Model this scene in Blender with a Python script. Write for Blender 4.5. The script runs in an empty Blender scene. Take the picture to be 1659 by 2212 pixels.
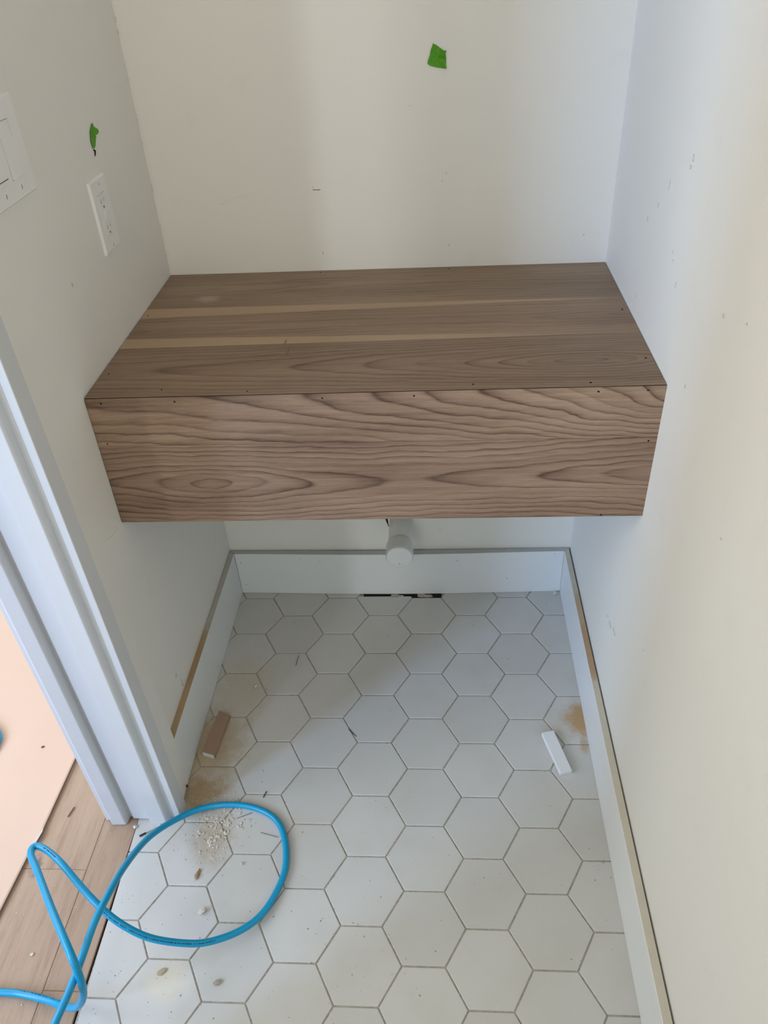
import bpy, bmesh, math, random
from mathutils import Vector, noise
random.seed(7)
SC = bpy.context.scene
C = SC.collection
PI = math.pi

# ------------------------------------------------------------------ camera, world, lights, exposure
cam_d = bpy.data.cameras.new('camera')
cam = bpy.data.objects.new('camera', cam_d); C.objects.link(cam)
CYAW, CPIT, CROL = 0.09165, 0.65613, -0.06887
fw = Vector((-math.sin(CYAW)*math.cos(CPIT), math.cos(CYAW)*math.cos(CPIT), -math.sin(CPIT)))
rt = Vector((math.cos(CYAW), math.sin(CYAW), 0)); up = rt.cross(fw)
rt2 = rt*math.cos(CROL) + up*math.sin(CROL); up2 = -rt*math.sin(CROL) + up*math.cos(CROL)
from mathutils import Matrix
M3 = Matrix((rt2, up2, -fw)).transposed()
cam.matrix_world = Matrix.Translation((0.0384, -1.5418, 1.4543)) @ M3.to_4x4()
cam_d.sensor_fit = 'HORIZONTAL'; cam_d.sensor_width = 36.0
cam_d.lens = 36.0*1658.63/1659.0
cam_d.clip_start = 0.02
SC.camera = cam

def lin(r, g, b):
    f = lambda c: c/12.92 if c <= 0.04045 else ((c+0.055)/1.055)**2.4
    return (f(r/255), f(g/255), f(b/255), 1.0)

W = bpy.data.worlds.new('world'); SC.world = W; W.use_nodes = True
W.node_tree.nodes['Background'].inputs[0].default_value = (0.42, 0.60, 1.0, 1)
W.node_tree.nodes['Background'].inputs[1].default_value = 0.34

def area(name, loc, tgt, w, h, power, col):
    L = bpy.data.lights.new(name, 'AREA'); L.shape = 'RECTANGLE'; L.size = w; L.size_y = h
    L.energy = power; L.color = col
    o = bpy.data.objects.new(name, L); C.objects.link(o); o.location = loc
    d = Vector(tgt) - Vector(loc)
    o.rotation_euler = d.to_track_quat('-Z', 'Y').to_euler()
    return o
# daylight through two hall windows, seen past the door trim (they draw the soft bands on the back wall)
area('window_daylight', (-2.75, -2.72, 1.50), (-0.2, -0.4, 0.6), 0.42, 1.3, 70, (0.45, 0.64, 1.0))
area('window_daylight', (-1.95, -3.90, 1.70), (-0.2, -0.2, 0.8), 0.22, 1.2, 20, (0.92, 0.95, 1.0))
# added fill lights out of view in the hall, raising its general brightness
area('hall_fill', (-2.5, -0.6, 1.4), (-0.9, -0.5, 0), 1.6, 1.3, 21, (0.97, 0.91, 0.86))
area('hall_fill', (-2.4, -1.55, 1.7), (0.37, -0.8, 1.0), 0.8, 1.2, 18, (0.96, 0.97, 0.90))  # fill added to lift the right wall through the doorway
area('hall_fill', (-1.9, 1.0, 1.7), (-1.0, -0.5, 0.0), 1.2, 1.2, 14, (1.0, 0.94, 0.86))  # fill added to brighten the paper, shielded from the niche
# added fill lights behind the camera: a tall slit and a small warm square
area('rear_fill', (-0.4, -2.3, 1.3), (0.37, -0.7, 0.9), 0.3, 1.6, 9.6, (0.90, 0.94, 0.82))
area('warm_fill', (-0.35, -1.75, 2.3), (0.37, -0.7, 0.9), 0.5, 0.5, 3.2, (1.0, 0.62, 0.40))

SC.view_settings.view_transform = 'Standard'
SC.view_settings.look = 'None'
SC.view_settings.exposure = 0.0
SC.view_settings.gamma = 1.0
SC.view_settings.use_curve_mapping = False
SC.cycles.max_bounces = 8
SC.cycles.diffuse_bounces = 6

# ------------------------------------------------------------------ node helpers
def newmat(name, rough=0.6, spec=0.5):
    m = bpy.data.materials.new(name); m.use_nodes = True
    nt = m.node_tree; b = nt.nodes['Principled BSDF']
    b.inputs['Roughness'].default_value = rough
    b.inputs['Specular IOR Level'].default_value = spec
    return m, nt, b
def N(nt, t, **kw):
    n = nt.nodes.new(t)
    for k, v in kw.items():
        if hasattr(n, k): setattr(n, k, v)
    return n
def L(nt, a, b): nt.links.new(a, b)
def noise_n(nt, vec, scale, detail=3, rough=0.55, dist=0.0):
    n = N(nt, 'ShaderNodeTexNoise'); n.inputs['Scale'].default_value = scale
    n.inputs['Detail'].default_value = detail; n.inputs['Roughness'].default_value = rough
    n.inputs['Distortion'].default_value = dist
    if vec is not None: L(nt, vec, n.inputs['Vector'])
    return n.outputs['Fac']
def ramp(nt, fac, stops):
    r = N(nt, 'ShaderNodeValToRGB'); e = r.color_ramp.elements
    while len(e) < len(stops): e.new(0.5)
    for i, (p, c) in enumerate(stops):
        e[i].position = p; e[i].color = c if len(c) == 4 else (*c, 1)
    L(nt, fac, r.inputs[0]); return r.outputs[0]
def mix(nt, fac, a, b, mode='MIX'):
    m = N(nt, 'ShaderNodeMix', data_type='RGBA', blend_type=mode)
    for s, v in ((m.inputs[0], fac), (m.inputs[6], a), (m.inputs[7], b)):
        if isinstance(v, (int, float)): s.default_value = v
        elif isinstance(v, tuple): s.default_value = v
        else: L(nt, v, s)
    return m.outputs[2]
def mth(nt, op, a, b=None, c=None, clamp=False):
    m = N(nt, 'ShaderNodeMath', operation=op); m.use_clamp = clamp
    for i, v in enumerate((a, b, c)):
        if v is None: continue
        if isinstance(v, (int, float)): m.inputs[i].default_value = v
        else: L(nt, v, m.inputs[i])
    return m.outputs[0]
def bump(nt, h, bsdf, strength=0.2, dist=0.002):
    b = N(nt, 'ShaderNodeBump'); b.inputs['Strength'].default_value = strength
    b.inputs['Distance'].default_value = dist
    L(nt, h, b.inputs['Height']); L(nt, b.outputs[0], bsdf.inputs['Normal'])
def wpos(nt): return N(nt, 'ShaderNodeNewGeometry').outputs['Position']
def sep(nt, v):
    s = N(nt, 'ShaderNodeSeparateXYZ'); L(nt, v, s.inputs[0]); return s.outputs
def mapping(nt, v, loc=(0,0,0), scale=(1,1,1), rot=(0,0,0)):
    m = N(nt, 'ShaderNodeMapping'); m.inputs[1].default_value = loc; m.inputs[2].default_value = rot
    m.inputs[3].default_value = scale; L(nt, v, m.inputs[0]); return m.outputs[0]
def blob(nt, v, c, r, soft=1.0, nscale=60, namt=0.6):
    """0..1 mask of a stain of its own shape around c (world metres), radii r, broken up by noise"""
    m = mapping(nt, v, loc=tuple(-ci/ri for ci, ri in zip(c, r)), scale=tuple(1/ri for ri in r))
    ln = N(nt, 'ShaderNodeVectorMath', operation='LENGTH'); L(nt, m, ln.inputs[0])
    n = noise_n(nt, v, nscale, 4, 0.7)
    d = mth(nt, 'ADD', ln.outputs['Value'], mth(nt, 'MULTIPLY', mth(nt, 'SUBTRACT', n, 0.5), namt*2))
    mr = N(nt, 'ShaderNodeMapRange', interpolation_type='SMOOTHSTEP')
    L(nt, d, mr.inputs[0]); mr.inputs[1].default_value = 1.0; mr.inputs[2].default_value = 1.0-soft
    mr.inputs[3].default_value = 0; mr.inputs[4].default_value = 1
    return mr.outputs[0]

# ------------------------------------------------------------------ materials
def mat_wall():
    m, nt, b = newmat('wall_paint', 0.62, 0.35)
    p = wpos(nt)
    n1 = noise_n(nt, p, 2.3, 3); n2 = noise_n(nt, p, 14, 4)
    c = mix(nt, n1, lin(225, 223, 216), lin(231, 230, 224))
    c = mix(nt, ramp(nt, n2, [(0.62, (0,0,0)), (0.78, (0.25,0.25,0.25))]), c, lin(217, 214, 205))
    L(nt, c, b.inputs['Base Color'])
    h = mth(nt, 'ADD', noise_n(nt, p, 260, 3), mth(nt, 'MULTIPLY', noise_n(nt, p, 9, 2), 1.5))
    bump(nt, h, b, 0.12, 0.0012)
    return m
def mat_trim(name='white_trim_paint', col=(208, 211, 213), rough=0.38):
    m, nt, b = newmat(name, rough, 0.4)
    p = wpos(nt)
    c = mix(nt, noise_n(nt, p, 5, 3), lin(*col), lin(*[x-6 for x in col]))
    L(nt, c, b.inputs['Base Color'])
    bump(nt, noise_n(nt, mapping(nt, p, scale=(1, 1, 0.15)), 120, 3), b, 0.08, 0.0008)
    return m
def mat_ledge(patches, base=(196, 194, 186)):
    m, nt, b = newmat('primed_board_edge', 0.75, 0.2)
    p = wpos(nt)
    c = mix(nt, noise_n(nt, p, 40, 4), lin(*base), lin(*[x-14 for x in base]))
    for cc, r, col in patches:
        c = mix(nt, blob(nt, p, cc, r, 0.45, 55, 0.35), c, lin(*col))
    L(nt, c, b.inputs['Base Color'])
    return m
def mat_plain(name, col, rough=0.6, spec=0.4, var=8, scale=60, bmp=0.0):
    m, nt, b = newmat(name, rough, spec)
    p = wpos(nt)
    c = mix(nt, noise_n(nt, p, scale, 4), lin(*[min(255, x+var) for x in col]), lin(*[max(0, x-var) for x in col]))
    L(nt, c, b.inputs['Base Color'])
    if bmp: bump(nt, noise_n(nt, p, scale*3, 3), b, bmp, 0.001)
    return m
def mat_tile():
    m, nt, b = newmat('glazed_matte_tile', 0.46, 0.4)
    p = wpos(nt)
    oi = N(nt, 'ShaderNodeObjectInfo').outputs['Random']
    c = mix(nt, oi, lin(190, 191, 188), lin(197, 198, 195))
    c = mix(nt, ramp(nt, noise_n(nt, p, 9, 3), [(0.45, (0,0,0)), (0.7, (0.5,0.5,0.5))]), c, lin(186, 185, 179))
    # construction dust: greyish film and ochre saw dust at the boards
    dust = ramp(nt, noise_n(nt, p, 55, 5, 0.7), [(0.42, (0,0,0)), (0.75, (1,1,1))])
    for cc, r, col, k in [
            ((-0.50, -0.52, 0), (0.12, 0.14, 0.1), (172, 152, 118), 0.80),
            ((-0.475, -0.635, 0), (0.085, 0.06, 0.1), (160, 138, 102), 0.85),
            ((-0.44, -0.36, 0), (0.10, 0.13, 0.1), (186, 176, 156), 0.55),
            ((-0.43, -0.735, 0), (0.055, 0.09, 0.1), (176, 166, 150), 0.85),
            ((0.352, -0.435, 0), (0.055, 0.065, 0.1), (176, 140, 84), 0.85),
            ((0.347, -0.505, 0), (0.012, 0.03, 0.1), (176, 142, 92), 0.6),
            ((0.28, -0.47, 0), (0.05, 0.05, 0.1), (186, 178, 156), 0.4),
            ((-0.45, -1.0, 0), (0.05, 0.05, 0.1), (214, 206, 184), 0.5)]:
        k2 = mth(nt, 'MULTIPLY', blob(nt, p, cc, r, 0.7, 38, 0.55), k)
        c = mix(nt, k2, c, lin(*col))
    # fine dark grit
    v = N(nt, 'ShaderNodeTexVoronoi'); v.inputs['Scale'].default_value = 62; L(nt, p, v.inputs['Vector'])
    g = ramp(nt, v.outputs['Distance'], [(0.03, (1,1,1)), (0.07, (0,0,0))])
    pick = ramp(nt, sep(nt, v.outputs['Color'])[0], [(0.80, (0,0,0)), (0.82, (1,1,1))])
    k = mix(nt, 1.0, g, pick, 'MULTIPLY')
    c = mix(nt, k, c, lin(118, 108, 94))
    L(nt, c, b.inputs['Base Color'])
    bump(nt, noise_n(nt, p, 7, 2), b, 0.15, 0.002)
    return m
def mat_grout():
    m, nt, b = newmat('tile_grout', 0.9, 0.1)
    p = wpos(nt)
    c = mix(nt, ramp(nt, noise_n(nt, p, 160, 4, 0.7), [(0.35, (0,0,0)), (0.65, (1,1,1))]), lin(152, 144, 134), lin(184, 178, 168))
    L(nt, c, b.inputs['Base Color']); bump(nt, noise_n(nt, p, 300, 3), b, 0.5, 0.001)
    return m
def mat_walnut(name, seed, dark, midc, light, piths, freq=90, warp=0.035, ringw=0.40, sap=(), horiz=True, marks=(), wxa=0.16):
    """flat sawn wood: growth rings around tilted pith points, cut by the plane of the board.
    piths: (across0, x0, reach, length) in world metres, rings stretched along the board; sap: (side, offset, slope, end) pale bands along an edge"""
    m, nt, b = newmat(name, 0.40, 0.35)
    p = wpos(nt)
    ps = mapping(nt, p, loc=(seed*3.7, seed*1.3, seed*0.7))
    def nz(scale, detail=2.0, rough=0.5):
        return noise_n(nt, mapping(nt, ps, scale=scale), 1.0, detail, rough)
    s = sep(nt, p)
    across = s[1] if horiz else s[2]
    w1 = mth(nt, 'MULTIPLY', mth(nt, 'SUBTRACT', nz((2.2, 7, 7)), 0.5), warp*2)
    w2 = mth(nt, 'MULTIPLY', mth(nt, 'SUBTRACT', nz((10, 18, 18), 3), 0.5), warp*0.9)
    w3 = mth(nt, 'MULTIPLY', mth(nt, 'SUBTRACT', nz((45, 110, 110), 2), 0.5), warp*0.10)
    wx = mth(nt, 'MULTIPLY', mth(nt, 'SUBTRACT', nz((4, 16, 16), 2), 0.5), wxa)
    ww = mth(nt, 'ADD', mth(nt, 'ADD', w1, w2), w3)
    r = None
    for (a0, x0, D, Ln) in piths:
        a = mth(nt, 'ADD', mth(nt, 'SUBTRACT', across, a0), ww)
        dx = mth(nt, 'ABSOLUTE', mth(nt, 'ADD', mth(nt, 'SUBTRACT', s[0], x0), wx))
        d = mth(nt, 'MULTIPLY', mth(nt, 'SUBTRACT', 1.0, mth(nt, 'EXPONENT', mth(nt, 'MULTIPLY', dx, -1.0/Ln))), D)
        q = mth(nt, 'SQRT', mth(nt, 'ADD', mth(nt, 'MULTIPLY', a, a), mth(nt, 'MULTIPLY', d, d)))
        r = q if r is None else mth(nt, 'SMOOTH_MIN', r, q, 0.012)
    # rings get closer away from the pith
    rr = mth(nt, 'MULTIPLY', r, freq)
    ph = mth(nt, 'FRACT', rr)
    wn = N(nt, 'ShaderNodeTexWhiteNoise', noise_dimensions='1D'); L(nt, mth(nt, 'FLOOR', rr), wn.inputs['W'])
    ring = ramp(nt, ph, [(0.0, (0.45,)*3), (0.10, (0.30,)*3), (0.55, (0.42,)*3), (0.82, (0.66,)*3), (0.92, (0.95,)*3), (1.0, (0.45,)*3)])
    amp = mth(nt, 'ADD', mth(nt, 'MULTIPLY', wn.outputs[0], 0.75), 0.35)
    ringv = mth(nt, 'MULTIPLY', mth(nt, 'SUBTRACT', ring, 0.45), mth(nt, 'MULTIPLY', amp, ringw*2))
    broad = mth(nt, 'SUBTRACT', nz((1.8, 14, 14), 3), 0.5)
    fine = mth(nt, 'SUBTRACT', nz((6, 150, 150), 3, 0.6), 0.5)
    pores = nz((30, 520, 520), 3, 0.75)
    f = mth(nt, 'ADD', mth(nt, 'ADD', 0.50, ringv), mth(nt, 'MULTIPLY', broad, 0.75))
    f = mth(nt, 'ADD', f, mth(nt, 'MULTIPLY', fine, 0.55))
    f = mth(nt, 'ADD', f, mth(nt, 'MULTIPLY', mth(nt, 'SUBTRACT', pores, 0.5), 0.50))
    c = ramp(nt, f, [(0.12, lin(*light)), (0.50, lin(*midc)), (0.95, lin(*dark))])
    for (side, off, slope, x_end) in sap:
        # distance inside the pale band, measured from a slanting boundary
        q = mth(nt, 'SUBTRACT', mth(nt, 'ADD', across, mth(nt, 'MULTIPLY', w2, 0.30)), mth(nt, 'ADD', mth(nt, 'MULTIPLY', s[0], slope), off))
        if side < 0: q = mth(nt, 'MULTIPLY', q, -1.0)
        k = N(nt, 'ShaderNodeMapRange', interpolation_type='SMOOTHSTEP')
        L(nt, q, k.inputs[0]); k.inputs[1].default_value = -0.0010; k.inputs[2].default_value = 0.0035
        e = N(nt, 'ShaderNodeMapRange', interpolation_type='SMOOTHSTEP')
        L(nt, s[0], e.inputs[0]); e.inputs[1].default_value = x_end + 0.14; e.inputs[2].default_value = x_end - 0.14
        e.inputs[3].default_value = 0.0; e.inputs[4].default_value = 1.0
        kk = mth(nt, 'MULTIPLY', mth(nt, 'MULTIPLY', k.outputs[0], e.outputs[0]), 0.80)
        c = mix(nt, kk, c, mix(nt, pores, lin(182, 158, 130), lin(160, 135, 106)))
    for cc, rr_, col, kk in marks:
        c = mix(nt, mth(nt, 'MULTIPLY', blob(nt, p, cc, rr_, 0.8, 90, 0.5), kk), c, lin(*col))
    L(nt, c, b.inputs['Base Color'])
    bump(nt, pores, b, 0.10, 0.0005)
    return m
def mat_oak():
    m, nt, b = newmat('oiled_oak_floor', 0.55, 0.3)
    p = wpos(nt); oi = N(nt, 'ShaderNodeObjectInfo').outputs['Random']
    cmb = N(nt, 'ShaderNodeCombineXYZ'); L(nt, mth(nt, 'MULTIPLY', oi, 9), cmb.inputs[0])
    va = N(nt, 'ShaderNodeVectorMath', operation='ADD'); L(nt, p, va.inputs[0]); L(nt, cmb.outputs[0], va.inputs[1])
    g1 = noise_n(nt, mapping(nt, va.outputs[0], scale=(60, 4, 4)), 1, 4, 0.65, 0.4)
    g2 = noise_n(nt, mapping(nt, va.outputs[0], scale=(420, 26, 26)), 1, 3, 0.7)
    c = ramp(nt, mth(nt, 'ADD', mth(nt, 'MULTIPLY', g1, 0.6), mth(nt, 'MULTIPLY', g2, 0.4)), [(0.3, lin(146, 120, 100)), (0.5, lin(172, 148, 127)), (0.75, lin(186, 163, 142))])
    c = mix(nt, mth(nt, 'MULTIPLY', oi, 0.35), c, lin(150, 128, 108))
    c = mix(nt, mth(nt, 'MULTIPLY', blob(nt, p, (-0.775, -0.80, 0), (0.016, 0.03, 0.1), 0.8, 70, 0.8), 0.7), c, lin(92, 76, 82))
    L(nt, c, b.inputs['Base Color']); bump(nt, g2, b, 0.25, 0.001)
    return m
def mat_tape():
    m, nt, b = newmat('green_masking_tape', 0.6, 0.3)
    p = wpos(nt)
    c = mix(nt, noise_n(nt, p, 180, 3), lin(62, 132, 18), lin(96, 168, 38))
    L(nt, c, b.inputs['Base Color']); bump(nt, noise_n(nt, p, 240, 3), b, 0.5, 0.001)
    return m

WALL = mat_wall()
TRIM = mat_trim()
BASE = mat_trim('white_baseboard_paint', (226, 229, 229), 0.45)
LEDGE_B = mat_ledge([], (188, 188, 184))
LEDGE_L = mat_ledge([((-0.52, -0.44, 0.141), (0.05, 0.19, 0.05), (172, 148, 114)), ((-0.52, -0.55, 0.141), (0.05, 0.12, 0.05), (184, 160, 126))], (190, 188, 180))
LEDGE_R = mat_ledge([((0.365, -0.30, 0.141), (0.05, 0.17, 0.05), (184, 164, 136)), ((0.365, -0.36, 0.141), (0.02, 0.10, 0.05), (178, 150, 118))], (203, 198, 184))
TILE = mat_tile(); GROUT = mat_grout()
VOID = mat_plain('dark_subfloor', (46, 36, 34), 0.9, 0.1, 12, 60)
PLATE = mat_plain('white_plastic_plate', (230, 231, 228), 0.4, 0.5, 2, 30)
PLASTIC = mat_plain('white_plastic_insert', (228, 229, 226), 0.38, 0.5, 2, 30)
SLOT = mat_plain('dark_slot', (48, 44, 42), 0.6, 0.3, 4)
SCREW = mat_plain('painted_screw', (222, 222, 220), 0.35, 0.5, 4)
PVC = mat_plain('white_pipe_plastic', (214, 215, 210), 0.42, 0.4, 5, 25, 0.05)
CAPF = mat_plain('white_cap_face', (226, 228, 227), 0.55, 0.35, 5, 90, 0.2)
HOSE = mat_plain('blue_air_hose_rubber', (0, 150, 196), 0.32, 0.5, 4, 30)
PRINT = mat_plain('hose_black_print', (16, 44, 66), 0.6, 0.3, 6)
TAPE = mat_tape()
OAK = mat_oak()
SUB = mat_plain('plank_gap_brown', (120, 98, 78), 0.9, 0.1, 8)  # brown of the hall slab, visible between the planks
PAPER = mat_plain('tan_floor_protection_paper', (210, 184, 165), 0.8, 0.2, 4, 5)
PAPEREDGE = mat_plain('torn_paper_edge', (206, 198, 188), 0.9, 0.1, 6)
WHITEBLOCK = mat_plain('white_painted_block', (220, 223, 226), 0.5, 0.3, 3, 60)
TANBLOCK = mat_plain('tan_offcut', (156, 131, 114), 0.75, 0.2, 8, 70)
CHIPW = mat_plain('plaster_white', (204, 199, 188), 0.85, 0.1, 10, 200, 0.3)
CHIPB = mat_plain('wood_chip_brown', (150, 122, 96), 0.85, 0.1, 14, 200, 0.3)
METAL = mat_plain('grey_nail_steel', (104, 104, 104), 0.4, 0.5, 10)
DARK = mat_plain('dark_stick', (40, 40, 52), 0.6, 0.3, 8)
SMUDGE = mat_plain('grey_wall_smudge', (190, 187, 178), 0.9, 0.1, 8)
HOLE = mat_plain('dark_nail_hole', (30, 24, 20), 0.9, 0.1, 3)

# ------------------------------------------------------------------ mesh helpers
def obj(name, bm, m, parent=None, smooth=False):
    me = bpy.data.meshes.new(name)
    bmesh.ops.recalc_face_normals(bm, faces=bm.faces)
    bm.to_mesh(me); bm.free()
    for x in (m if isinstance(m, (list, tuple)) else [m]): me.materials.append(x)
    if smooth:
        for f in me.polygons: f.use_smooth = True
    o = bpy.data.objects.new(name, me); C.objects.link(o)
    if parent is not None: o.parent = parent
    return o
def child_local(o, parent):
    """o was built in world metres; keep it there under a moved parent"""
    o.parent = parent; o.matrix_parent_inverse = Matrix.Translation(parent.location).inverted()
    return o
def struct(o): o['kind'] = 'structure'; return o
def stuff(o): o['kind'] = 'stuff'; return o
def tag(o, label, cat, group=None):
    o['label'] = label; o['category'] = cat
    if group: o['group'] = group
    return o
def empty(name, loc, label, cat, group=None):
    o = bpy.data.objects.new(name, None); C.objects.link(o); o.location = loc; o.empty_display_size = 0.02
    return tag(o, label, cat, group)
def hexa(bm, c, mi=0):
    """box from 8 corners: 4 bottom (ccw) then 4 top"""
    v = [bm.verts.new(p) for p in c]
    fs = []
    for f in ((3,2,1,0),(4,5,6,7),(0,1,5,4),(1,2,6,5),(2,3,7,6),(3,0,4,7)):
        fc = bm.faces.new([v[i] for i in f]); fc.material_index = mi; fs.append(fc)
    return v, fs
def box(bm, x0, x1, y0, y1, z0, z1, mi=0):
    return hexa(bm, [(x0,y0,z0),(x1,y0,z0),(x1,y1,z0),(x0,y1,z0),(x0,y0,z1),(x1,y0,z1),(x1,y1,z1),(x0,y1,z1)], mi)
def bevel(bm, w, seg=2):
    bmesh.ops.bevel(bm, geom=bm.edges[:], offset=w, segments=seg, affect='EDGES', profile=0.5)
def extrude_poly(bm, pts, z0, z1, mi=0):
    a = [bm.verts.new((x, y, z0)) for x, y in pts]; b = [bm.verts.new((x, y, z1)) for x, y in pts]
    n = len(pts)
    bm.faces.new(a[::-1]).material_index = mi; bm.faces.new(b).material_index = mi
    for i in range(n): bm.faces.new((a[i], a[(i+1)%n], b[(i+1)%n], b[i])).material_index = mi
def tube(bm, pts, rad, seg=12, cap=True):
    pts = [Vector(p) for p in pts]; rings = []
    t0 = (pts[1]-pts[0]).normalized(); nrm = t0.orthogonal().normalized()
    for i, p in enumerate(pts):
        t = (pts[min(i+1, len(pts)-1)] - pts[max(i-1, 0)]).normalized()
        nrm = (nrm - t*nrm.dot(t)).normalized(); bn = t.cross(nrm)
        r = rad(i/(len(pts)-1)) if callable(rad) else rad
        rings.append([bm.verts.new(p + (nrm*math.cos(2*PI*k/seg) + bn*math.sin(2*PI*k/seg))*r) for k in range(seg)])
    for a, b in zip(rings, rings[1:]):
        for k in range(seg): bm.faces.new((a[k], a[(k+1)%seg], b[(k+1)%seg], b[k]))
    if cap: bm.faces.new(rings[0][::-1]); bm.faces.new(rings[-1])
def lathe_y(bm, prof, cx, cz, seg=40, mis=None):
    """profile [(y, r)] turned about the axis x=cx, z=cz along Y"""
    rings = []
    for y, r in prof:
        rings.append([bm.verts.new((cx + r*math.cos(2*PI*k/seg), y, cz + r*math.sin(2*PI*k/seg))) for k in range(seg)])
    for i, (a, b) in enumerate(zip(rings, rings[1:])):
        for k in range(seg):
            f = bm.faces.new((a[k], a[(k+1)%seg], b[(k+1)%seg], b[k])); f.smooth = True
            if mis: f.material_index = mis[i]
    f = bm.faces.new(rings[-1]); f.material_index = mis[-1] if mis else 0
    bm.faces.new(rings[0][::-1])
def catmull(P, n=8):
    P = [Vector(p) for p in P]; P = [2*P[0]-P[1]] + P + [2*P[-1]-P[-2]]; out = []
    for i in range(1, len(P)-2):
        a, b, c, d = P[i-1:i+3]
        for k in range(n):
            t = k/n
            out.append(0.5*((2*b) + (c-a)*t + (2*a-5*b+4*c-d)*t*t + (3*b-a-3*c+d)*t**3))
    out.append(P[-2]); return out
def blobpoly(bm, origin, u, v, ru, rv, n=9, jit=0.35, off=0.0003, thick=0.0003, rnd=random):
    """small irregular flat mark lying on a surface spanned by u and v"""
    u = Vector(u); v = Vector(v); w = u.cross(v).normalized(); o = Vector(origin)
    k = [1 + (rnd.random()-0.5)*2*jit for _ in range(n)]
    b = [bm.verts.new(o + u*ru*k[i]*math.cos(2*PI*i/n) + v*rv*k[i]*math.sin(2*PI*i/n) + w*off) for i in range(n)]
    a = [bm.verts.new(x.co - w*(off+thick)) for x in b]
    bm.faces.new(b)
    for i in range(n): bm.faces.new((a[i], a[(i+1)%n], b[(i+1)%n], b[i]))
def chip(bm, c, r, flat=0.5, rot=0.0, stretch=1.0, rnd=random):
    """irregular crumb resting on the floor"""
    t = bmesh.ops.create_icosphere(bm, subdivisions=1, radius=1.0)['verts']
    zs = []
    for v in t:
        k = 1 + (rnd.random()-0.5)*0.55
        x, y, z = v.co.x*r*stretch*k, v.co.y*r*k, v.co.z*r*flat*k
        v.co = Vector((x*math.cos(rot)-y*math.sin(rot), x*math.sin(rot)+y*math.cos(rot), z)); zs.append(z)
    lo = min(zs)
    for v in t: v.co += Vector((c[0], c[1], c[2]-lo))

# ------------------------------------------------------------------ wall surfaces (walls lean and bow slightly, measured)
def lw(y, z): return -0.5258 + 0.01036*y + 0.01069*z - 0.0207*z*y
def rw(y, z): return 0.3746 - 0.00114*y - 0.0003*z
def bw(x, z): return -0.0143*(x + 0.07)*min(z, 1.3)/0.89*(1 if z > 0.2 else z/0.2)
TOP = 2.45
def grid_face(bm, f, us, vs):
    g = [[bm.verts.new(f(u, v)) for v in vs] for u in us]
    for i in range(len(us)-1):
        for j in range(len(vs)-1):
            bm.faces.new((g[i][j], g[i+1][j], g[i+1][j+1], g[i][j+1]))
    return g
def wall_slab(name, f, fo, us, vs):
    bm = bmesh.new(); a = grid_face(bm, f, us, vs); b = grid_face(bm, fo, us, vs)
    nu, nv = len(us), len(vs)
    for i in range(nu-1):
        bm.faces.new((a[i][0], b[i][0], b[i+1][0], a[i+1][0])); bm.faces.new((a[i][-1], a[i+1][-1], b[i+1][-1], b[i][-1]))
    for j in range(nv-1):
        bm.faces.new((a[0][j], a[0][j+1], b[0][j+1], b[0][j])); bm.faces.new((a[-1][j], b[-1][j], b[-1][j+1], a[-1][j+1]))
    return struct(obj(name, bm, WALL))
def fr(a, b, n): return [a + (b-a)*i/n for i in range(n+1)]
def lws(y, z): return min(lw(y, min(z, 1.4)), -0.4955)
wall_left = wall_slab('wall_left', lambda y, z: (lws(y, z), y, z), lambda y, z: (-0.647, y, z), fr(-0.672, 0.02, 10), fr(0, TOP, 20))
# cut for the capped pipe is a dark crack built on the wall below
wall_back = wall_slab('wall_back', lambda x, z: (x, bw(x, z), z), lambda x, z: (x, 0.12, z), fr(-0.647, 0.50, 12), fr(0, TOP, 20))
wall_right = wall_slab('wall_right', lambda y, z: (rw(y, z), y, z), lambda y, z: (0.50, y, z), fr(-2.6, 0.02, 8), fr(0, TOP, 10))
bm = bmesh.new(); box(bm, -0.647, -0.50, -2.6, -1.27, 0, TOP); wall_near = struct(obj('wall_front', bm, WALL))
bm = bmesh.new(); box(bm, -2.6, 0.50, -2.6, 1.5, TOP, TOP+0.1); ceiling = struct(obj('ceiling', bm, WALL))
bm = bmesh.new(); box(bm, -2.6, -0.56, 1.4, 1.5, 0, TOP); struct(obj('wall_hall', bm, WALL))
bm = bmesh.new(); box(bm, -0.646, -0.56, 0.12, 1.4, 0, TOP); struct(obj('wall_hall_side', bm, WALL))
# header above the doorway
bm = bmesh.new(); box(bm, -0.647, -0.50, -1.27, -0.672, 2.05, TOP); struct(obj('wall_header', bm, WALL))
# flush return between the door trim and the left baseboard
bm = bmesh.new()
hexa(bm, [(-0.560,-0.676,0),(-0.5125,-0.676,0),(-0.5132,-0.602,0),(-0.560,-0.602,0),(-0.560,-0.676,TOP),(-0.509,-0.676,TOP),(-0.5135,-0.602,TOP),(-0.560,-0.602,TOP)])
struct(obj('trim_4', bm, WALL))

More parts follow.
